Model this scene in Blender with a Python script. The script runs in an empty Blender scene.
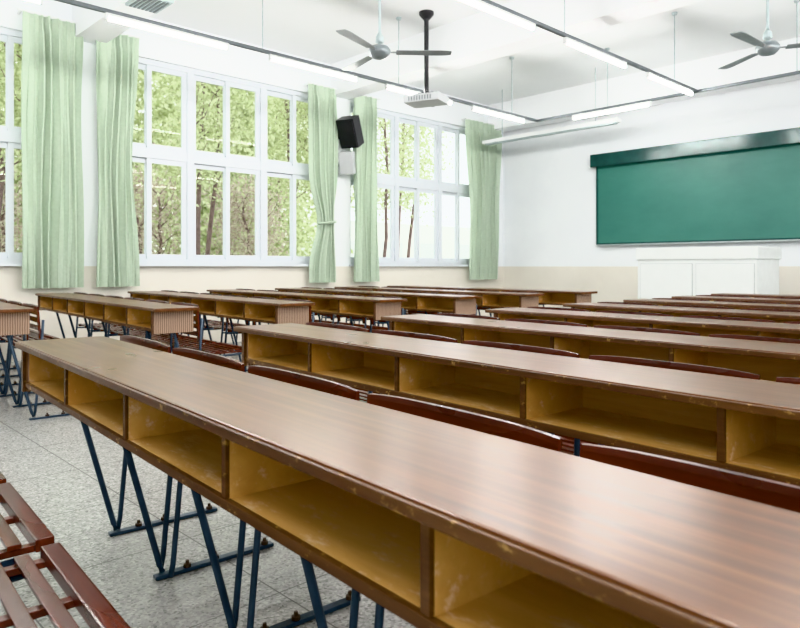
import bpy, bmesh, math, random
from mathutils import Vector, Matrix
random.seed(7)
COL = bpy.context.scene.collection
R_ = math.radians
# ------------------------------------------------------------------ materials
def newmat(name):
    m = bpy.data.materials.new(name); m.use_nodes = True
    nt = m.node_tree; b = nt.nodes['Principled BSDF']
    return m, nt, b
def N(nt, t, **kw):
    n = nt.nodes.new(t)
    for k, v in kw.items():
        if k in n.inputs: n.inputs[k].default_value = v
        else: setattr(n, k, v)
    return n
def ramp(nt, fac, stops):
    r = nt.nodes.new('ShaderNodeValToRGB')
    el = r.color_ramp.elements
    while len(el) > 1: el.remove(el[-1])
    el[0].position = stops[0][0]; el[0].color = (*stops[0][1], 1)
    for p, c in stops[1:]:
        e = el.new(p); e.color = (*c, 1)
    nt.links.new(fac, r.inputs[0]); return r
def coords(nt, scale=(1,1,1), kind='Object'):
    tc = nt.nodes.new('ShaderNodeTexCoord'); mp = nt.nodes.new('ShaderNodeMapping')
    mp.inputs['Scale'].default_value = scale
    nt.links.new(tc.outputs[kind], mp.inputs[0]); return mp.outputs[0]
def mixc(nt, fac, a, b):
    m = nt.nodes.new('ShaderNodeMix'); m.data_type = 'RGBA'
    if isinstance(fac, float): m.inputs[0].default_value = fac
    else: nt.links.new(fac, m.inputs[0])
    for s, v in ((6, a), (7, b)):
        if isinstance(v, tuple): m.inputs[s].default_value = (*v, 1)
        else: nt.links.new(v, m.inputs[s])
    return m.outputs[2]
def bump(nt, b, h, strength=.1, dist=.01):
    bp = nt.nodes.new('ShaderNodeBump'); bp.inputs['Strength'].default_value = strength; bp.inputs['Distance'].default_value = dist
    nt.links.new(h, bp.inputs['Height']); nt.links.new(bp.outputs[0], b.inputs['Normal'])
def plain(name, c, rough=.5, metal=0, noise=.12, nscale=8, spec=.5, coat=0):
    m, nt, b = newmat(name)
    n = N(nt, 'ShaderNodeTexNoise', Scale=nscale, Detail=4)
    nt.links.new(coords(nt), n.inputs['Vector'])
    d = tuple(x*(1-noise) for x in c); l = tuple(min(1, x*(1+noise)) for x in c)
    r = ramp(nt, n.outputs[0], [(.3, d), (.7, l)])
    nt.links.new(r.outputs[0], b.inputs['Base Color'])
    b.inputs['Roughness'].default_value = rough; b.inputs['Metallic'].default_value = metal
    b.inputs['Specular IOR Level'].default_value = spec
    b.inputs['Coat Weight'].default_value = coat; b.inputs['Coat Roughness'].default_value = .15
    return m
def wood(name, dark, mid, light, rough=.35, coat=.3, stretch=(1.2, 22, 22), worn=None, wornamt=.62, wscale=(3, 9, 9), roughvar=.1, coatrough=.2, bumpamt=.06, patch=None, soft=.55, spec=.5, wornw=.05, wornmax=1.0, dist=.35):
    m, nt, b = newmat(name)
    n = N(nt, 'ShaderNodeTexNoise', Scale=1.6, Detail=8, Roughness=.62, Distortion=dist)
    nt.links.new(coords(nt, stretch), n.inputs['Vector'])
    r = ramp(nt, n.outputs[0], [(.30, dark), (.5, mid), (.70, light)])
    col = r.outputs[0]
    n2 = N(nt, 'ShaderNodeTexNoise', Scale=2.2, Detail=3)
    nt.links.new(coords(nt, (1, 2, 2)), n2.inputs['Vector'])
    col = mixc(nt, ramp(nt, n2.outputs[0], [(.35, (0,0,0)), (.7, (soft,)*3)]).outputs[0], col, mid)
    if patch:
        n4 = N(nt, 'ShaderNodeTexNoise', Scale=1.1, Detail=2, Roughness=.5)
        nt.links.new(coords(nt, (1, 3, 3)), n4.inputs['Vector'])
        col = mixc(nt, ramp(nt, n4.outputs[0], [(.38, (0,0,0)), (.66, (.6,.6,.6))]).outputs[0], col, patch)
    if worn:
        n3 = N(nt, 'ShaderNodeTexNoise', Scale=3.0, Detail=9, Roughness=.75)
        nt.links.new(coords(nt, wscale), n3.inputs['Vector'])
        f = ramp(nt, n3.outputs[0], [(wornamt, (0,0,0)), (wornamt+wornw, (wornmax,)*3)])
        col = mixc(nt, f.outputs[0], col, worn)
    nt.links.new(col, b.inputs['Base Color'])
    rr = ramp(nt, n2.outputs[0], [(.3, (rough-roughvar,)*3), (.7, (rough+roughvar,)*3)])
    nt.links.new(rr.outputs[0], b.inputs['Roughness'])
    b.inputs['Specular IOR Level'].default_value = spec
    b.inputs['Coat Weight'].default_value = coat; b.inputs['Coat Roughness'].default_value = coatrough
    if bumpamt: bump(nt, b, n.outputs[0], bumpamt, .004)
    return m
M = {}
M['top'] = wood('desktop_wood', (.030,.010,.003), (.095,.034,.009), (.19,.082,.026), rough=.29, coat=.12, stretch=(.7, 30, 30), coatrough=.22, bumpamt=0, patch=(.120,.040,.010), soft=.15, spec=.45, roughvar=.02, dist=.1)
M['edge'] = wood('dark_edge_wood', (.036,.015,.006), (.085,.037,.014), (.16,.080,.031), rough=.45, coat=.05, worn=(.50,.32,.12), wornamt=.58, wscale=(9,14,14), wornw=.08, wornmax=.8)
M['ochre'] = wood('ochre_painted_board', (.46,.250,.080), (.64,.390,.145), (.78,.54,.25), rough=.42, coat=.12, stretch=(2, 9, 9), worn=(.86,.70,.48), wornamt=.53, wscale=(4,9,9), patch=(.56,.290,.075), wornw=.14, wornmax=.8)
M['ochreback'] = wood('ochre_back_board', (.42,.235,.080), (.56,.340,.125), (.68,.45,.19), rough=.5, coat=.05, worn=(.74,.57,.35), wornamt=.56, wornw=.14, wornmax=.6)
M['chair'] = wood('mahogany_lacquer', (.032,.008,.005), (.080,.018,.010), (.15,.036,.020), rough=.26, coat=.15, worn=(.20,.09,.05), wornamt=.72, wscale=(4,18,18), coatrough=.10, spec=.42)
def endpanel():
    m, nt, b = newmat('ribbed_tan_laminate')
    w = N(nt, 'ShaderNodeTexWave', Scale=22, Distortion=1.2, Detail=2); w.bands_direction = 'Y'
    nt.links.new(coords(nt), w.inputs['Vector'])
    r = ramp(nt, w.outputs[0], [(.15, (.18,.105,.065)), (.6, (.31,.205,.14)), (1, (.38,.27,.20))])
    nt.links.new(r.outputs[0], b.inputs['Base Color']); b.inputs['Roughness'].default_value = .5
    return m
M['end'] = endpanel()
M['metal'] = plain('blue_grey_paint', (.042,.066,.098), .35, .2, .25, 20)
M['bolt'] = plain('rusty_bolt_metal', (.10,.075,.06), .5, .7, .3, 30)
M['white'] = plain('white_lacquer', (.80,.82,.82), .35, 0, .03)
M['lectern'] = plain('off_white_lectern_laminate', (.72,.75,.74), .45, 0, .03)
M['seam'] = plain('grey_door_seam', (.48,.51,.51), .6, 0, .03)
M['upvc'] = plain('white_window_profile', (.64,.68,.72), .35, 0, .02)
M['black'] = plain('matt_black', (.016,.016,.019), .45, 0, .2)
M['steel'] = plain('grey_fan_metal', (.24,.27,.28), .5, .0, .12)
M['motor'] = plain('dark_grey_motor_enamel', (.18,.21,.22), .35, .3, .12)
M['rail'] = plain('grey_light_rail', (.13,.15,.16), .4, .2, .1)
M['rod'] = plain('pale_hanger_rod', (.38,.45,.46), .4, .3, .1)
M['projector'] = plain('light_grey_projector_shell', (.42,.44,.45), .4, 0, .04)
M['boardframe'] = plain('dark_green_cover', (.012,.055,.050), .20, .1, .2)
M['alu'] = plain('aluminium_trim', (.45,.5,.5), .35, .7, .1)
M['ceil'] = plain('shaded_ceiling_paint', (.77,.79,.80), .8, 0, .012, 2)  # grey shade of the bays put into the colour, darker than the beams
M['beam'] = plain('beam_paint', (.89,.91,.93), .8, 0, .012, 2)
M['building'] = plain('pale_building_render', (.88,.88,.84), .8, 0, .04, 2)
M['darkglass'] = plain('pale_window_glass', (.66,.68,.66), .4, 0, .1)
def board():
    m, nt, b = newmat('green_chalkboard')
    n = N(nt, 'ShaderNodeTexNoise', Scale=1.3, Detail=6, Roughness=.6); nt.links.new(coords(nt, (1,1,2)), n.inputs['Vector'])
    r = ramp(nt, n.outputs[0], [(.25, (.032,.145,.118)), (.75, (.050,.190,.155))])
    nt.links.new(r.outputs[0], b.inputs['Base Color']); b.inputs['Roughness'].default_value = .42
    return m
M['board'] = board()
def wallmat():
    m, nt, b = newmat('white_wall_beige_dado')
    g = nt.nodes.new('ShaderNodeNewGeometry'); s = nt.nodes.new('ShaderNodeSeparateXYZ'); nt.links.new(g.outputs['Position'], s.inputs[0])
    c = N(nt, 'ShaderNodeMath', operation='GREATER_THAN'); c.inputs[1].default_value = 1.03; nt.links.new(s.outputs['Z'], c.inputs[0])
    n = N(nt, 'ShaderNodeTexNoise', Scale=1.5, Detail=5); nt.links.new(g.outputs['Position'], n.inputs['Vector'])
    lo = ramp(nt, n.outputs[0], [(.3, (.68,.65,.58)), (.7, (.74,.71,.64))]).outputs[0]
    hi = ramp(nt, n.outputs[0], [(.3, (.79,.82,.85)), (.7, (.84,.87,.89))]).outputs[0]
    nt.links.new(mixc(nt, c.outputs[0], lo, hi), b.inputs['Base Color']); b.inputs['Roughness'].default_value = .6
    return m
M['wall'] = wallmat()
def floormat():
    m, nt, b = newmat('speckled_terrazzo_tiles')
    v = coords(nt)
    n1 = N(nt, 'ShaderNodeTexVoronoi', Scale=125); nt.links.new(v, n1.inputs['Vector'])
    sp = ramp(nt, n1.outputs['Color'], [(.10, (.11,.11,.105)), (.30, (.29,.295,.28)), (.6, (.39,.395,.375)), (.9, (.58,.58,.55))])
    n2 = N(nt, 'ShaderNodeTexNoise', Scale=1.2, Detail=4); nt.links.new(v, n2.inputs['Vector'])
    col = mixc(nt, .33, sp.outputs[0], ramp(nt, n2.outputs[0], [(.3, (.34,.345,.335)), (.7, (.42,.425,.41))]).outputs[0])
    br = N(nt, 'ShaderNodeTexBrick', Scale=1.0); br.offset = 0; br.inputs['Mortar Size'].default_value = .0028
    br.inputs['Brick Width'].default_value = .6; br.inputs['Row Height'].default_value = .6
    br.inputs['Color1'].default_value = (0,0,0,1); br.inputs['Color2'].default_value = (0,0,0,1); br.inputs['Mortar'].default_value = (1,1,1,1)
    nt.links.new(v, br.inputs['Vector'])
    col = mixc(nt, br.outputs['Color'], col, (.17,.17,.165))
    nt.links.new(col, b.inputs['Base Color']); b.inputs['Roughness'].default_value = .22
    return m
M['floor'] = floormat()
def curtainmat():
    m, nt, b = newmat('pale_green_curtain_cloth')
    v = coords(nt)
    w2 = N(nt, 'ShaderNodeTexNoise', Scale=30, Detail=4); nt.links.new(v, w2.inputs['Vector'])
    r = ramp(nt, w2.outputs[0], [(.3, (.50,.60,.48)), (.7, (.55,.65,.53))])
    nt.links.new(r.outputs[0], b.inputs['Base Color']); b.inputs['Roughness'].default_value = .9
    tr = nt.nodes.new('ShaderNodeBsdfTranslucent'); nt.links.new(r.outputs[0], tr.inputs[0])
    mx = nt.nodes.new('ShaderNodeMixShader'); mx.inputs[0].default_value = .28
    nt.links.new(b.outputs[0], mx.inputs[1]); nt.links.new(tr.outputs[0], mx.inputs[2])
    nt.links.new(mx.outputs[0], nt.nodes['Material Output'].inputs[0]); return m
M['curtain'] = curtainmat()
def glassmat():
    m, nt, b = newmat('clear_window_glass'); nt.nodes.remove(b)
    t = nt.nodes.new('ShaderNodeBsdfTransparent'); t.inputs[0].default_value = (.97,.98,.98,1)
    g = nt.nodes.new('ShaderNodeBsdfGlossy'); g.inputs['Roughness'].default_value = .02
    mx = nt.nodes.new('ShaderNodeMixShader'); mx.inputs[0].default_value = .006
    nt.links.new(t.outputs[0], mx.inputs[1]); nt.links.new(g.outputs[0], mx.inputs[2])
    nt.links.new(mx.outputs[0], nt.nodes['Material Output'].inputs[0]); return m
M['glass'] = glassmat()
def emis(name, c, s):
    m, nt, b = newmat(name); b.inputs['Base Color'].default_value = (*c, 1)
    b.inputs['Emission Color'].default_value = (*c, 1); b.inputs['Emission Strength'].default_value = s; return m
M['tube'] = emis('lit_fluorescent_tube', (1,.97,.94), 76)
def leafmat(name, a, c, d):
    m, nt, b = newmat(name)
    g = nt.nodes.new('ShaderNodeNewGeometry')
    r = ramp(nt, g.outputs['Random Per Island'], [(0, a), (.5, c), (1, d)])
    nt.links.new(r.outputs[0], b.inputs['Base Color']); b.inputs['Roughness'].default_value = .6
    tr = nt.nodes.new('ShaderNodeBsdfTranslucent'); nt.links.new(r.outputs[0], tr.inputs[0])
    mx = nt.nodes.new('ShaderNodeMixShader'); mx.inputs[0].default_value = .5
    nt.links.new(b.outputs[0], mx.inputs[1]); nt.links.new(tr.outputs[0], mx.inputs[2])
    nt.links.new(mx.outputs[0], nt.nodes['Material Output'].inputs[0]); return m
M['leaf'] = leafmat('green_leaves', (.38,.43,.23), (.53,.59,.35), (.74,.78,.56))
M['redleaf'] = leafmat('reddish_leaves', (.40,.32,.28), (.51,.45,.38), (.58,.58,.44))
M['bark'] = plain('brown_bark', (.17,.12,.11), .9, 0, .3, 12)
M['grass'] = plain('grass_lawn', (.55,.58,.47), .9, 0, .2, 3)
# ------------------------------------------------------------------ mesh builder
class MB:
    def __init__(s): s.bm = bmesh.new()
    def box(s, x0, x1, y0, y1, z0, z1, bev=0, mat=None):
        t = bmesh.new()
        bmesh.ops.create_cube(t, size=1)
        for v in t.verts:
            v.co = Vector(((x0+x1)/2+v.co.x*(x1-x0), (y0+y1)/2+v.co.y*(y1-y0), (z0+z1)/2+v.co.z*(z1-z0)))
        if bev: bmesh.ops.bevel(t, geom=t.edges[:], offset=bev, segments=2, profile=.7, affect='EDGES')
        if mat: bmesh.ops.transform(t, matrix=mat, verts=t.verts)
        s._merge(t); return s
    def _merge(s, t):
        me = bpy.data.meshes.new('tmp'); t.to_mesh(me); t.free(); s.bm.from_mesh(me); bpy.data.meshes.remove(me)
    def tube(s, pts, r, seg=8, r2=None, cap=True):
        pts = [Vector(p) for p in pts]; n = len(pts); rings = []
        for i, p in enumerate(pts):
            d = (pts[min(i+1, n-1)]-pts[max(i-1, 0)]).normalized()
            u = d.cross(Vector((0,0,1))) if abs(d.z) < .95 else d.cross(Vector((1,0,0)))
            u.normalize(); w = d.cross(u)
            rr = r if r2 is None else r+(r2-r)*i/(n-1)
            rings.append([s.bm.verts.new(p+u*math.cos(2*math.pi*k/seg)*rr+w*math.sin(2*math.pi*k/seg)*rr) for k in range(seg)])
        for a, b in zip(rings, rings[1:]):
            for k in range(seg): s.bm.faces.new((a[k], a[(k+1)%seg], b[(k+1)%seg], b[k]))
        if cap: s.bm.faces.new(rings[0]); s.bm.faces.new(rings[-1])
        return s
    def lathe(s, prof, cx=0, cy=0, seg=20):
        rings = [[s.bm.verts.new((cx+r*math.cos(2*math.pi*k/seg), cy+r*math.sin(2*math.pi*k/seg), z)) for k in range(seg)] for r, z in prof]
        for a, b in zip(rings, rings[1:]):
            for k in range(seg): s.bm.faces.new((a[k], a[(k+1)%seg], b[(k+1)%seg], b[k]))
        s.bm.faces.new(rings[0]); s.bm.faces.new(rings[-1]); return s
    def sweep(s, secs):
        """closed sections (lists of points), skinned and capped"""
        rings = [[s.bm.verts.new(p) for p in sec] for sec in secs]; n = len(rings[0])
        for a, b in zip(rings, rings[1:]):
            for k in range(n): s.bm.faces.new((a[k], a[(k+1)%n], b[(k+1)%n], b[k]))
        s.bm.faces.new(rings[0]); s.bm.faces.new(rings[-1]); return s
    def build(s, name, mat, parent=None, smooth=False, loc=None):
        bmesh.ops.recalc_face_normals(s.bm, faces=s.bm.faces[:])
        me = bpy.data.meshes.new(name); s.bm.to_mesh(me); s.bm.free()
        me.materials.append(mat)
        if smooth:
            for p in me.polygons: p.use_smooth = True
        o = bpy.data.objects.new(name, me); COL.objects.link(o)
        if parent: o.parent = parent
        if loc: o.location = loc
        return o
def tag(o, label, cat=None, group=None, kind=None):
    o['label'] = label
    if cat: o['category'] = cat
    if group: o['group'] = group
    if kind: o['kind'] = kind
    return o
def empty(name, loc=(0,0,0), rz=0):
    o = bpy.data.objects.new(name, None); COL.objects.link(o); o.location = loc; o.rotation_euler = (0,0,rz); o.empty_display_size = .1
    return o
def copy_tree(o, parent=None):
    c = o.copy(); COL.objects.link(c)
    if parent: c.parent = parent
    for ch in list(o.children): copy_tree(ch, c)
    return c
ORD = ['first','second','third','fourth','fifth','sixth','seventh','eighth','ninth','tenth','eleventh']
# ------------------------------------------------------------------ frame of reference
YAW = R_(46.24); CAMZ = 1.02
F = Vector((-math.sin(YAW), math.cos(YAW), 0)); RR = Vector((math.cos(YAW), math.sin(YAW), 0))
TH = R_(39.97)
U = F*math.cos(TH)-RR*math.sin(TH)      # along the rows, toward the windows
NN = F*math.sin(TH)+RR*math.cos(TH)     # from row to row, toward the board
DROT = math.atan2(-U.y, -U.x)           # local +x runs away from the windows
W = 8.2; D = 10.64; H = 4.1; XR = 3.6; YB = -3.0
# ------------------------------------------------------------------ room shell
def struct(o, label): o['kind'] = 'structure'; o['label'] = label; return o
struct(MB().box(-W-.3, XR+.3, YB-.3, D+.3, -.1, 0).build('floor', M['floor']), 'speckled grey terrazzo tile floor')
struct(MB().box(-W-.3, XR+.3, YB-.3, D+.3, H, H+.15).build('ceiling', M['ceil']), 'white ceiling')
ZS, ZT = 1.06, 3.60
WIN = [(-.68, 2.62), (3.05, 6.35), (6.78, 9.98)]
m = MB(); t = .24
m.box(-W-t, -W, YB, D, 0, ZS); m.box(-W-t, -W, YB, D, ZT, H)
prev = YB
for a, b in WIN: m.box(-W-t, -W, prev, a, ZS, ZT); prev = b
m.box(-W-t, -W, prev, D, ZS, ZT)
struct(m.build('wall_left', M['wall']), 'white window wall with beige lower band')
struct(MB().box(-W-t, XR+t, D, D+t, 0, H).build('wall_front', M['wall']), 'white front wall with beige lower band behind the chalkboard')
m = MB(); m.box(XR, XR+t, YB, D, 0, 1.06); m.box(XR, XR+t, YB, D, 3.4, H)
for a, b in ((YB, -2.4), (.9, 1.6), (4.6, 5.3), (8.3, D)): m.box(XR, XR+t, a, b, 1.06, 3.4)
struct(m.build('wall_right', M['wall']), 'white corridor wall with window openings')
struct(MB().box(-W-t, XR+t, YB-t, YB, 0, H).build('wall_back', M['wall']), 'white back wall')
for i, yb in enumerate((-.90, 2.83, 6.56, 10.34)):
    struct(MB().box(-W, XR, yb-.17, yb+.17, 3.62, H).build('trim_%d' % (i+1), M['beam']), 'white ceiling beam crossing the room')
struct(MB().box(-W, -W+.012, YB, D, 1.015, 1.04).build('trim_5', M['wall']), 'thin edge on top of the beige band')
# windows
def window(idx, a, b, units=3):
    root = empty('window_%d' % idx, (-W-.12, a, ZS)); root['kind'] = 'structure'; root['label'] = 'white framed sliding window with upper lights'
    L = b-a; Hh = ZT-ZS; fr = MB(); d = .055
    fr.box(-d, d, 0, .06, 0, Hh).box(-d, d, L-.06, L, 0, Hh).box(-d, d, .06, L-.06, 0, .06).box(-d, d, .06, L-.06, Hh-.06, Hh)
    zt0, zt1 = 1.32, 1.44
    uw = L/units
    for k in range(1, units): fr.box(-d, d, k*uw-.045, k*uw+.045, .06, Hh-.06)
    for k in range(units):
        y0 = k*uw+(.06 if k == 0 else .045); y1 = (k+1)*uw-(.06 if k == units-1 else .045)
        fr.box(-d+.008, d-.008, y0, y1, zt0, zt1)
    fr.build('window_frame', M['upvc'], root)
    sa = MB(); gl = MB()
    for k in range(units):
        y0 = k*uw+(.06 if k == 0 else .045); y1 = (k+1)*uw-(.06 if k == units-1 else .045); ym = (y0+y1)/2
        for (z0, z1) in ((.06, zt0), (zt1, Hh-.06)):
            for (p, q, xo) in ((y0, ym+.028, -.030), (ym-.028, y1, .010)):
                w = .060; e = .018
                sa.box(xo-e, xo+e, p, p+w, z0, z1).box(xo-e, xo+e, q-w, q, z0, z1).box(xo-e, xo+e, p+w, q-w, z0, z0+w).box(xo-e, xo+e, p+w, q-w, z1-w, z1)
                gl.box(xo-.002, xo+.002, p+w, q-w, z0+w, z1-w)
    sa.build('window_sash', M['upvc'], root); gl.build('window_glass', M['glass'], root)
    MB().box(.05, .20, -.03, L+.03, -.03, 0).build('window_sill', M['upvc'], root)
for i, (a, b) in enumerate(WIN): window(i+1, a, b)
# ------------------------------------------------------------------ curtains
def curtain(y0, y1, label, waist=None, folds=7, shift=0, tie=False, z1=3.76):
    yc = (y0+y1)/2; hw = (y1-y0)/2; z0 = .79; nc, nr = folds*14, 60
    bm = bmesh.new(); grid = []
    ph = random.random()*6
    for r in range(nr+1):
        z = z0+(z1-z0)*r/nr; row = []
        k = 1.0; sh = 0
        if waist:
            wz, wk, spread = waist
            g = math.exp(-((z-wz)/spread)**2); k = 1-(1-wk)*g; sh = shift*g
        k *= 1+.04*math.sin(z*1.3+ph)
        for c in range(nc+1):
            s = c/nc*2-1
            amp = .080*(.66+.34*math.sin(s*5+ph))*(1.0 if z < z1-.15 else .6)
            th = (c/nc)*folds*2*math.pi+.6*math.sin(z*.9+ph+s*2)+1.2*math.sin(s*6+ph)
            y = s*hw*k+sh+.012*math.sin(z*2.2+s*3+ph)+.020*math.sin(2*th)
            x = amp*math.sin(th)+.010*math.sin(z*3.1+c*.35)
            row.append(bm.verts.new((x, y, z)))
        grid.append(row)
    for a, b in zip(grid, grid[1:]):
        for c in range(nc): bm.faces.new((a[c], a[c+1], b[c+1], b[c]))
    mb = MB(); mb.bm.free(); mb.bm = bm
    root = empty('curtain', (-W+.14, yc, 0))
    mb.build('curtain_cloth', M['curtain'], root, smooth=True)
    hd = MB(); hd.tube([(0, -hw-.03, z1+.01), (0, hw+.03, z1+.01)], .012)
    hd.box(-.139, 0, -hw, -hw+.02, z1, z1+.02).box(-.139, 0, hw-.02, hw, z1, z1+.02)
    hd.build('curtain_rod', M['white'], root)
    if tie:
        wz, wk, sp = waist
        pts = [(.09*math.cos(a), shift+(hw*wk+.015)*math.sin(a), wz+.02*math.sin(a)) for a in [2*math.pi*q/24 for q in range(25)]]
        MB().tube(pts, .018, cap=False).build('curtain_tie', M['curtain'], root, smooth=True)
    tag(root, label, 'curtain', 'pale green window curtains')
curtain(2.10, 2.71, 'wide pale green curtain hanging straight at the far left, leftmost of the five', folds=7)
curtain(2.88, 3.37, 'pale green curtain second from the left, just right of the narrow white pier', (2.2, .82, .8), folds=6, shift=-.03)
curtain(5.90, 6.41, 'pale green curtain tied at the waist, left of the black speaker', (1.68, .52, .42), folds=5, shift=.06, tie=True, z1=3.69)
curtain(6.72, 7.25, 'pale green curtain hanging straight just right of the black speaker', (2.1, .92, .8), folds=5, z1=3.69)
curtain(9.40, 10.30, 'pale green curtain in the room corner beside the front wall', (2.0, .84, .9), folds=7, shift=.04, z1=3.70)
# ------------------------------------------------------------------ desks
P = .53; OV = .08; DEP = .30
def make_desk(n):
    L = n*P+2*OV; root = empty('long_desk')
    MB().box(0, L, 0, DEP, .727, .75, .005).build('desktop', M['top'], root)
    MB().box(.004, L-.004, -.007, .001, .7285, .7465, .003).build('edge_strip', M['edge'], root)
    MB().box(OV, L-OV, .022, .272, .600, .612).build('shelf_board', M['ochre'], root)
    MB().box(OV-.008, L-OV+.008, .010, .022, .594, .612, .002).build('shelf_lip', M['edge'], root)
    MB().box(OV, L-OV, .272, .284, .590, .727).build('back_panel', M['ochreback'], root)
    for i in range(n+1):
        x = OV+P*i
        if i in (0, n):
            s = -1 if i == 0 else 1
            e = MB().box(x-.010, x+.010, .012, .286, .578, .727, .002).build('end_panel', M['end'], root)
            MB().box(x-.012, x+.012, .002, .013, .578, .727, .002).build('panel_trim', M['edge'], e)
            xi = x-s*.0125
            MB().box(xi-.003, xi+.003, .0225, .272, .612, .727).build('panel_lining', M['ochre'], e)
        else:
            e = MB().box(x-.009, x+.009, .020, .272, .612, .727).build('divider', M['ochre'], root)
            MB().box(x-.0085, x+.0085, .012, .0205, .613, .727, .002).build('divider_trim', M['edge'], e)
        xl = min(max(x-.03, OV+.03), L-OV-.03)
        g = MB().tube([(xl, .05, .586), (xl, .26, .586)], .008)
        g.tube([(xl, .155, .588), (xl, .170, .56), (xl, .307, .045), (xl, .315, .022)], .0105)
        g.build('leg', M['metal'], root, smooth=True)
        f = MB().box(xl-.015, xl+.015, .29, .72, .002, .014, .003)
        fb = f.build('foot_bar', M['metal'], root)
        for yy in (.40, .50, .69):
            MB().lathe([(.013, .013), (.013, .024), (.006, .026), (.006, .036)], xl, yy, 8).build('anchor_bolt', M['bolt'], fb)
    return root
def curved_bar(mb, w, y, z, hy, hz, bow=.0, crown=.0, seg=12, soft=.8):
    secs = []
    for i in range(seg+1):
        s = i/seg*2-1; x = s*w/2
        yy = y+bow*(1-s*s); tp = hz+crown*(1-s**4)
        k = 1 if abs(s) < .99 else .8
        sec = [(x, yy+a*hy*k, z+(b*tp if b > 0 else b*hz)) for (a, b) in ((-1,-1),(1,-1),(1,.7),(soft,1),(-soft,1),(-1,.7))]
        secs.append(sec)
    mb.sweep(secs)
def make_chair():
    root = empty('slatted_chair')
    w = .490
    b = MB()
    curved_bar(b, w, .350, .724, .0065, .029, bow=.006, crown=.007, seg=16)
    for z, y in ((.660, .354), (.605, .358), (.550, .362)): curved_bar(b, w-.04, y, z, .006, .016, bow=.006)
    for s in (-1, 1): b.sweep([[(s*.205-.018, .350, .72), (s*.205+.018, .350, .72), (s*.205+.018, .362, .72), (s*.205-.018, .362, .72)],
                               [(s*.205-.018, .368, .49), (s*.205+.018, .368, .49), (s*.205+.018, .380, .49), (s*.205-.018, .380, .49)]])
    b.build('backrest', M['chair'], root, smooth=False)
    s_ = MB()
    s_.box(-w/2, w/2, .698, .736, .402, .430, .004)
    for k in range(6): s_.box(-w/2+.012, w/2-.012, .386+k*.052, .386+k*.052+.028, .414-.003*math.sin(k*.7), .424-.003*math.sin(k*.7), .002)
    for s in (-1, 0, 1): s_.box(s*.214-.012, s*.214+.012, .385, .705, .398, .412, .003)
    s_.build('seat', M['chair'], root)
    for s in (-1, 1):
        x = s*.222; f = MB()
        f.tube([(x, .330, .012), (x, .338, .05), (x, .372, .42), (x, .386, .66)], .0095)
        f.tube([(x, .372, .384), (x, .50, .380), (x, .69, .388)], .008)
        f.build('leg_frame', M['metal'], root, smooth=True)
    return root
def place(o, along, d): 
    p = U*along+NN*d; o.location = (p.x, p.y, 0); o.rotation_euler = (0, 0, DROT)
desk10 = make_desk(10); desk6 = make_desk(6)
chair0 = make_chair(); used = {'d10': False, 'd6': False, 'c': False}
def get(o, key):
    if not used[key]: used[key] = True; return o
    return copy_tree(o)
rowname = ['nearest', 'second', 'third', 'fourth', 'fifth', 'sixth', 'seventh', 'eighth']
for k in range(8):
    a = (2.79 if k == 0 else 2.82)+.037*k+.030*max(0, k-1); d = .52+.89*k+.015*max(0, k-1)
    o = get(desk10, 'd10'); place(o, a, d)
    lab = 'longest brown wooden desk with open ochre cubbies, crossing the foreground' if k == 0 else \
        ('brown long desk with open cubbies, %s row of the right block counting from the foreground' % rowname[k] if k < 7 else 'farthest brown long desk of the right block, nearest the white lectern')
    tag(o, lab, 'desk', 'long desks of the right block')
    if k < 7:
        for i in range(10):
            c = get(chair0, 'c'); place(c, a-OV-P*(i+.5)+.04, d)
            tag(c, 'dark red chair just beyond the %s right-block desk, %s from the aisle' % (rowname[k], ORD[i]), 'chair', 'chairs of the right block')
for i, w_ in ((1, 'mostly outside the left edge'), (2, 'seen above the other one'), (3, 'nearest the bottom edge')):
    c = get(chair0, 'c'); place(c, 2.71-OV-P*(i-.5)+.04, .52-.89+.012)
    tag(c, 'glossy dark red slatted chair seat at the bottom left corner, ' + w_, 'chair', 'slatted chairs in the bottom left corner')
lname = ['first', 'second', 'third', 'fourth', 'fifth', 'sixth', 'seventh']
for k in range(7):
    L = 6*P+2*OV; n = 6; d = 1.615+.89*(k-1)+.03*max(0, k-1)
    a = (4.94 if k == 0 else 4.39-.005*(k-1))+L
    o = get(desk6, 'd6'); place(o, a, d)
    tag(o, ['brown long desk cut by the left edge, with ribbed tan end panel',
            'brown long desk with ribbed tan end panel, nearest complete one beside the curtains',
            'brown long desk of the window block, third from the left edge',
            'brown long desk of the window block, fourth from the left edge',
            'brown long desk of the window block, fifth from the left edge',
            'brown long desk of the window block, sixth from the left edge',
            'farthest brown long desk of the window block, toward the front wall'][k], 'desk', 'long desks of the window block')
    if k < 6:
        for i in range(n):
            c = get(chair0, 'c'); place(c, a-OV-P*(i+.5)+.04, d)
            tag(c, 'dark red chair beyond the %s window-block desk, %s from the window wall' % (lname[k], ORD[i]), 'chair', 'chairs of the window block')
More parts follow.
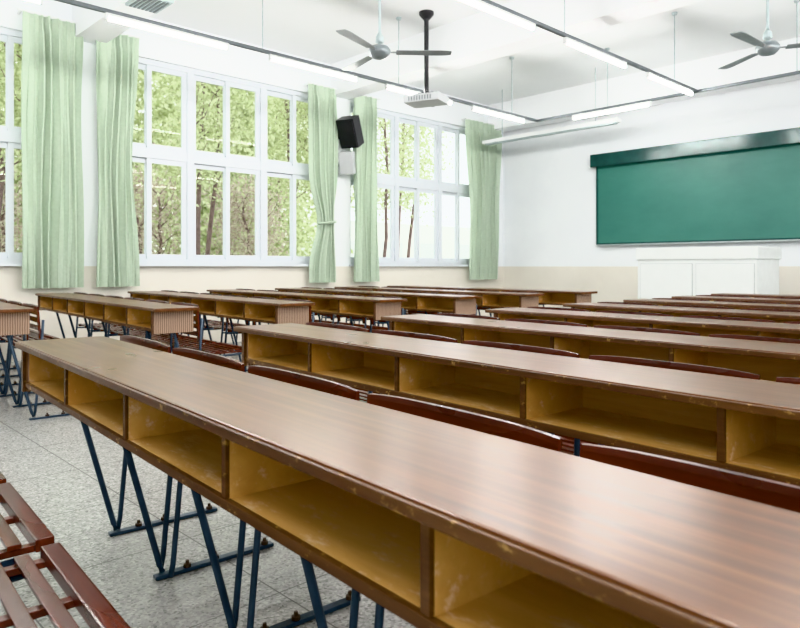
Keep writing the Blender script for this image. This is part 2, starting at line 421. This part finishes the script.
# ------------------------------------------------------------------ blackboard and lectern
root = empty('chalkboard', (-4.0, D, 0)); tag(root, 'wide green chalkboard under a dark cover on the front wall', 'chalkboard')
MB().box(-2.12, 2.3, -.045, -.01, 1.43, 2.76).build('board_surface', M['board'], root)
fr = MB(); fr.box(-2.15, 2.33, -.055, -.005, 1.405, 1.43).box(-2.15, -2.12, -.055, -.005, 1.43, 2.76).box(2.3, 2.33, -.055, -.005, 1.43, 2.76)
fr.build('board_frame', M['boardframe'], root)
MB().box(-2.2, 2.38, -.17, -.005, 2.735, 2.95, .008).build('board_cover', M['boardframe'], root)
MB().box(-2.1, 2.3, -.11, -.05, 1.385, 1.405).build('chalk_tray', M['alu'], root)
pod = MB().box(-6.2, 0.4, 8.75, D-.01, .001, .15, .01).build('podium', M['floor']); tag(pod, 'low terrazzo platform along the front wall', 'platform')
root = empty('lectern', (-3.72, 9.3, .15)); tag(root, 'white teacher lectern with panelled doors standing before the chalkboard', 'lectern')
MB().box(-.80, .74, -.42, .40, .001, .97, .01).build('lectern_body', M['lectern'], root)
MB().box(-.82, .76, -.44, .44, .97, 1.125, .015).build('lectern_top', M['lectern'], root)
for s in (-.40, .36):
    dd = MB().box(s-.36, s+.36, -.428, -.42, .12, .92, .002).build('door', M['seam'], root)
    MB().box(s-.35, s+.35, -.436, -.428, .13, .91, .003).build('door_panel', M['lectern'], dd)
# ------------------------------------------------------------------ lights
ZR = 3.2
def rail(p0, p1, rods, label):
    p0 = Vector(p0); p1 = Vector(p1); root = empty('light_rail', p0); dv = p1-p0
    ang = math.atan2(dv.y, dv.x); root.rotation_euler = (0,0,ang); L = dv.length
    MB().box(0, L, -.020, .020, .045, .080, .004).build('rail', M['rail'], root)
    for r in rods:
        MB().tube([(r, 0, .078), (r, 0, H-ZR )], .006).lathe([(.03, H-ZR-.025), (.035, H-ZR)], r, 0, 12).build('hanger_rod', M['rod'], root)
    tag(root, label, 'light rail')
rail((-6.08, -1.5, ZR), (-6.08, 8.70, ZR), (.6, 2.8, 5.35, 7.3, 9.6), 'grey lighting rail nearest the windows, running toward the front wall')
rail((-3.65, -1.5, ZR), (-3.65, 8.70, ZR), (.6, 2.9, 5.1, 7.2, 9.6), 'grey lighting rail over the middle of the room')
rail((-6.10, 8.74, ZR), (1.3, 8.74, ZR), (1.2, 3.6, 5.6), 'grey cross rail parallel to the chalkboard')
rail((-1.22, -1.5, ZR), (-1.22, 8.70, ZR), (.6, 5.1, 9.6), 'grey lighting rail over the right block of desks')
rail((1.22, -1.5, ZR), (1.22, 8.70, ZR), (.6, 5.1, 9.6), 'grey lighting rail farthest from the windows')
def make_lamp():
    root = empty('tube_light')
    MB().box(-.6, .6, -.018, .018, .022, .0455, .005).build('lamp_housing', M['white'], root)
    MB().tube([(-.575, 0, 0), (.575, 0, 0)], .017, 12).build('tube', M['tube'], root, smooth=True)
    for s in (-1, 1): MB().box(s*.588-.012, s*.588+.012, -.018, .018, -.018, .024, .003).build('tube_holder', M['white'], root)
    return root
lamp0 = make_lamp(); ulam = [False]
def lamp(x, y, rz, label, grp):
    o = lamp0 if not ulam[0] else copy_tree(lamp0); ulam[0] = True
    o.location = (x, y, ZR); o.rotation_euler = (0,0,rz); tag(o, label, 'ceiling light', grp)
for i, y in enumerate((-.5, 1.15, 2.85, 4.53, 6.18, 7.80)):
    lamp(-6.08, y, R_(90), 'lit tube light on the rail nearest the windows, %s from the front wall' % ORD[5-i], 'tube lights on the window side rail')
for i, y in enumerate((-.5, 1.2, 2.9, 4.6, 6.3, 8.0)):
    lamp(-3.65, y, R_(90), 'lit tube light on the middle rail, %s from the front wall' % ORD[5-i], 'tube lights on the middle rail')
for j, x in enumerate((-1.22, 1.22)):
    for i, y in enumerate((-.5, 1.2, 2.9, 4.6, 6.3, 8.0)):
        lamp(x, y, R_(90), 'lit tube light on the %s rail over the right desks, %s from the front wall' % (['inner', 'outer'][j], ORD[5-i]), 'tube lights over the right block')
lamp(-4.86, 8.74, 0, 'lit tube light on the cross rail in front of the chalkboard', 'tube lights on the cross rail')
root = empty('board_lamp', (-6.4, 9.45, 3.2)); tag(root, 'long unlit white board lamp hanging beside the corner curtain', 'lamp')
MB().box(-1.3, 1.3, -.06, .06, .0, .06, .01).build('lamp_housing', M['white'], root)
MB().box(-1.25, 1.25, -.045, .045, -.02, .002, .008).build('diffuser', M['rod'], root)
for r in (-.9, .9): MB().tube([(r, 0, .05), (r, 0, H-3.2)], .006).build('hanger_rod', M['rod'], root)
# ------------------------------------------------------------------ fans
def fan(x, y, z, a0, label):
    root = empty('ceiling_fan', (x, y, z), 0); tag(root, label, 'ceiling fan', 'ceiling fans')
    MB().lathe([(.02, -.07), (.07, -.06), (.11, -.02), (.115, .02), (.09, .055), (.03, .07)], seg=24).build('motor', M['motor'], root, smooth=True)
    MB().tube([(0,0,.06), (0,0,H-z-.05)], .014, 10).build('rod', M['rod'], root)
    MB().lathe([(.02, .09), (.045, .10), (.04, .16), (.018, .20)]).build('rod_collar', M['rod'], root, smooth=True)
    MB().lathe([(.02, H-z-.14), (.06, H-z-.06), (.065, H-z)]).build('canopy', M['rod'], root, smooth=True)
    for k in range(3):
        a = a0+k*2*math.pi/3
        b = MB(); secs = []
        for q in range(9):
            s = q/8; r = .17+.57*s; hw = .052+.020*s-(.02 if q == 8 else 0); tw = R_(-6+3*s)
            dz = math.sin(tw)*hw; cy = math.cos(tw)*hw
            secs.append([(r, -cy, -dz-.003), (r, cy, dz-.003), (r, cy, dz+.003), (r, -cy, -dz+.003)])
        b.sweep(secs); b.box(.08, .24, -.018, .018, -.004, .004)
        o = b.build('blade', M['steel'], root); o.rotation_euler = (0,0,a)
fan(-5.2, 4.69, 3.23, YAW+R_(2), 'grey three-blade ceiling fan above the window block, left of the projector')
fan(-2.44, 7.58, 3.27, YAW+R_(-20), 'grey three-blade ceiling fan near the chalkboard, cut by the right edge')
# projector
root = empty('projector', (-5.72, 5.92, 2.98), R_(20)); tag(root, 'pale grey projector hanging from a black ceiling pole', 'projector')
MB().box(-.23, .23, -.17, .17, .01, .105, .02).build('projector_body', M['projector'], root)
v = MB()
for k in range(9): v.box(-.16+k*.035, -.148+k*.035, -.174, -.169, .03, .08)
v.build('vent_slot', M['rail'], root)
MB().tube([(.0, .165, .055), (.0, .20, .055)], .04, 16).build('lens', M['black'], root)
MB().box(-.13, .13, -.10, .10, .105, .130, .004).build('mount_plate', M['black'], root)
MB().tube([(0,0,.12), (0,0,H-2.98)], .028, 12).build('pole', M['black'], root)
MB().lathe([(.04, H-3.07), (.09, H-3.01), (.09, H-2.98)]).build('ceiling_flange', M['black'], root)
# wall speaker
root = empty('wall_speaker', (-W, 6.56, 3.06), 0); tag(root, 'black box speaker tilted down on the pier between windows', 'speaker')
T = Matrix.Translation((.26, 0, 0)) @ Matrix.Rotation(R_(-66), 4, 'Z') @ Matrix.Rotation(R_(27), 4, 'Y')
MB().box(-.12, .12, -.145, .145, -.22, .22, .015, T).build('speaker_box', M['black'], root)
MB().box(.121, .132, -.13, .13, -.20, .20, .004, T).build('grille', M['black'], root)
MB().box(.001, .02, -.05, .05, -.08, .08).tube([(.015,0,0), (.14,0,0)], .014).build('bracket', M['black'], root)
root = empty('wall_box', (-W, 6.56, 2.60), 0); tag(root, 'small white box mounted on the wall below the black speaker', 'wall box')
T = Matrix.Translation((.19, 0, 0)) @ Matrix.Rotation(R_(-55), 4, 'Z') @ Matrix.Rotation(R_(14), 4, 'Y')
MB().box(-.08, .08, -.11, .11, -.17, .17, .02, T).build('box_body', M['projector'], root)
MB().box(.001, .12, -.02, .02, -.03, .03).build('bracket', M['rail'], root)
# vent on the beam
root = empty('vent_grille', (-6.5, 2.83, 3.62)); tag(root, 'square grey louvred vent under the ceiling beam at top left', 'vent')
MB().box(-.2, .2, -.16, .16, -.03, 0, .005).build('vent_frame', M['rod'], root)
v = MB()
for k in range(7): v.box(-.17, .17, -.13+k*.04, -.112+k*.04, -.04, -.03)
v.build('slat', M['rail'], root)
# ------------------------------------------------------------------ outside
g = MB().box(-60, -W-.3, -25, 60, -.35, -.25).build('ground', M['grass']); g['kind'] = 'structure'; g['label'] = 'lawn outside the windows'
def tree_meshes(seed, leafm, nl, hh, cr, name, stems=2, low=2, lsz=(.03,.06), tr_r=.055, spread=.35):
    rnd = random.Random(seed)
    root = empty(name)
    tr = MB(); tips = []
    for s in range(stems):
        x = rnd.uniform(-.15, .15); y = (s-(stems-1)/2)*spread*1.6+rnd.uniform(-.1,.1)
        pts = [(x, y, -.25)]
        for q in range(1, 8):
            x += rnd.uniform(-.10, .10); y += rnd.uniform(-.13, .13); pts.append((x, y, hh*q/7*.9))
        tr.tube(pts, tr_r, 7, .025)
        for q in range(low, 8):
            for _ in range(3):
                a = rnd.uniform(0, 6.28); l = rnd.uniform(.6, 1.3)*cr*.6; bx, by, bz = pts[q]
                e = (bx+math.cos(a)*l, by+math.sin(a)*l, bz+rnd.uniform(.3, .9))
                mid = (bx+math.cos(a)*l*.5, by+math.sin(a)*l*.5, bz+.25)
                tr.tube([(bx,by,bz), mid, e], .014, 5, .004); tips += [e, mid]
    tr.build('trunk', M['bark'], root, smooth=True)
    bm = bmesh.new()
    for i in range(nl):
        t0 = Vector(rnd.choice(tips)); sp = cr*.33
        p = t0+Vector((rnd.gauss(0, sp), rnd.gauss(0, sp), rnd.gauss(0, sp*.9)))
        u = Vector((rnd.uniform(-1,1), rnd.uniform(-1,1), rnd.uniform(-1,1))).normalized()
        w = u.orthogonal().normalized(); L = rnd.uniform(*lsz); Wd = L*.5
        bm.faces.new([bm.verts.new(p-u*L), bm.verts.new(p+w*Wd), bm.verts.new(p+u*L), bm.verts.new(p-w*Wd)])
    mb = MB(); mb.bm.free(); mb.bm = bm
    mb.build('foliage', leafm, root); return root
kinds = [tree_meshes(1, M['leaf'], 9500, 6.5, 1.0, 'tree', 3, 3), tree_meshes(2, M['leaf'], 8600, 6.8, .9, 'tree', 3, 3),
         tree_meshes(3, M['redleaf'], 4600, 3.0, .8, 'small_tree', 3, 1), tree_meshes(4, M['leaf'], 26000, 9.0, 2.5, 'large_tree', 4, 0, (.09,.16), .10, .8)]
spots = [(-11.8, 0.4, 1), (-11.7, 3.3, 0), (-11.8, 6.1, 1), (-12.0, 9.0, 0), (-12.6, 12.0, 1),
         (-15.6, 3.4, 2), (-15.7, 6.6, 2), (-15.8, 9.6, 2),
         (-22, 0, 3), (-22.5, 7.0, 3), (-23, 13.6, 3)]
uk = [False]*4
NUM = ORD+['twelfth','thirteenth','fourteenth']
srt = sorted(spots, key=lambda s: s[1]/-s[0])
for i, (x, y, k) in enumerate(spots):
    o = kinds[k] if not uk[k] else copy_tree(kinds[k]); uk[k] = True
    o.location = (x, y, 0); o.rotation_euler = (0,0,(i%3-1)*.5)
    tag(o, ['leafy green tree outside the windows, %s in line from the left', 'tall slender green tree outside the windows, %s in line from the left', 'small reddish tree outside the windows, %s in line from the left', 'large pale green tree farther outside the windows, %s in line from the left'][k] % NUM[srt.index((x, y, k))], 'tree', 'trees outside the windows')
root = empty('building', (-40, 36, 0)); tag(root, 'pale building glimpsed beyond the trees outside', 'building')
MB().box(-4, 4, -16, 16, -.25, 4.2).build('building_wall', M['building'], root)
for q in range(8):
    MB().box(3.99, 4.03, -15+q*3.9, -13+q*3.9, .9, 2.8).build('building_window', M['darkglass'], root)
# ------------------------------------------------------------------ world, camera
w = bpy.data.worlds.new('World'); bpy.context.scene.world = w; w.use_nodes = True
bg = w.node_tree.nodes['Background']; bg.inputs[0].default_value = (.96, .98, 1, 1); bg.inputs[1].default_value = 1.9
cam = bpy.data.cameras.new('Camera'); co = bpy.data.objects.new('Camera', cam); COL.objects.link(co)
co.location = (0, 0, CAMZ); co.rotation_euler = (R_(90), 0, YAW)
cam.sensor_width = 36; cam.lens = 680/800*36; cam.shift_y = -47/800; cam.clip_start = .02; cam.clip_end = 200
cam.dof.use_dof = True; cam.dof.focus_distance = 2.4; cam.dof.aperture_fstop = 7.1
bpy.context.scene.camera = co
vs = bpy.context.scene.view_settings
try: vs.view_transform = 'Khronos PBR Neutral'
except Exception: vs.view_transform = 'Standard'
vs.exposure = .86
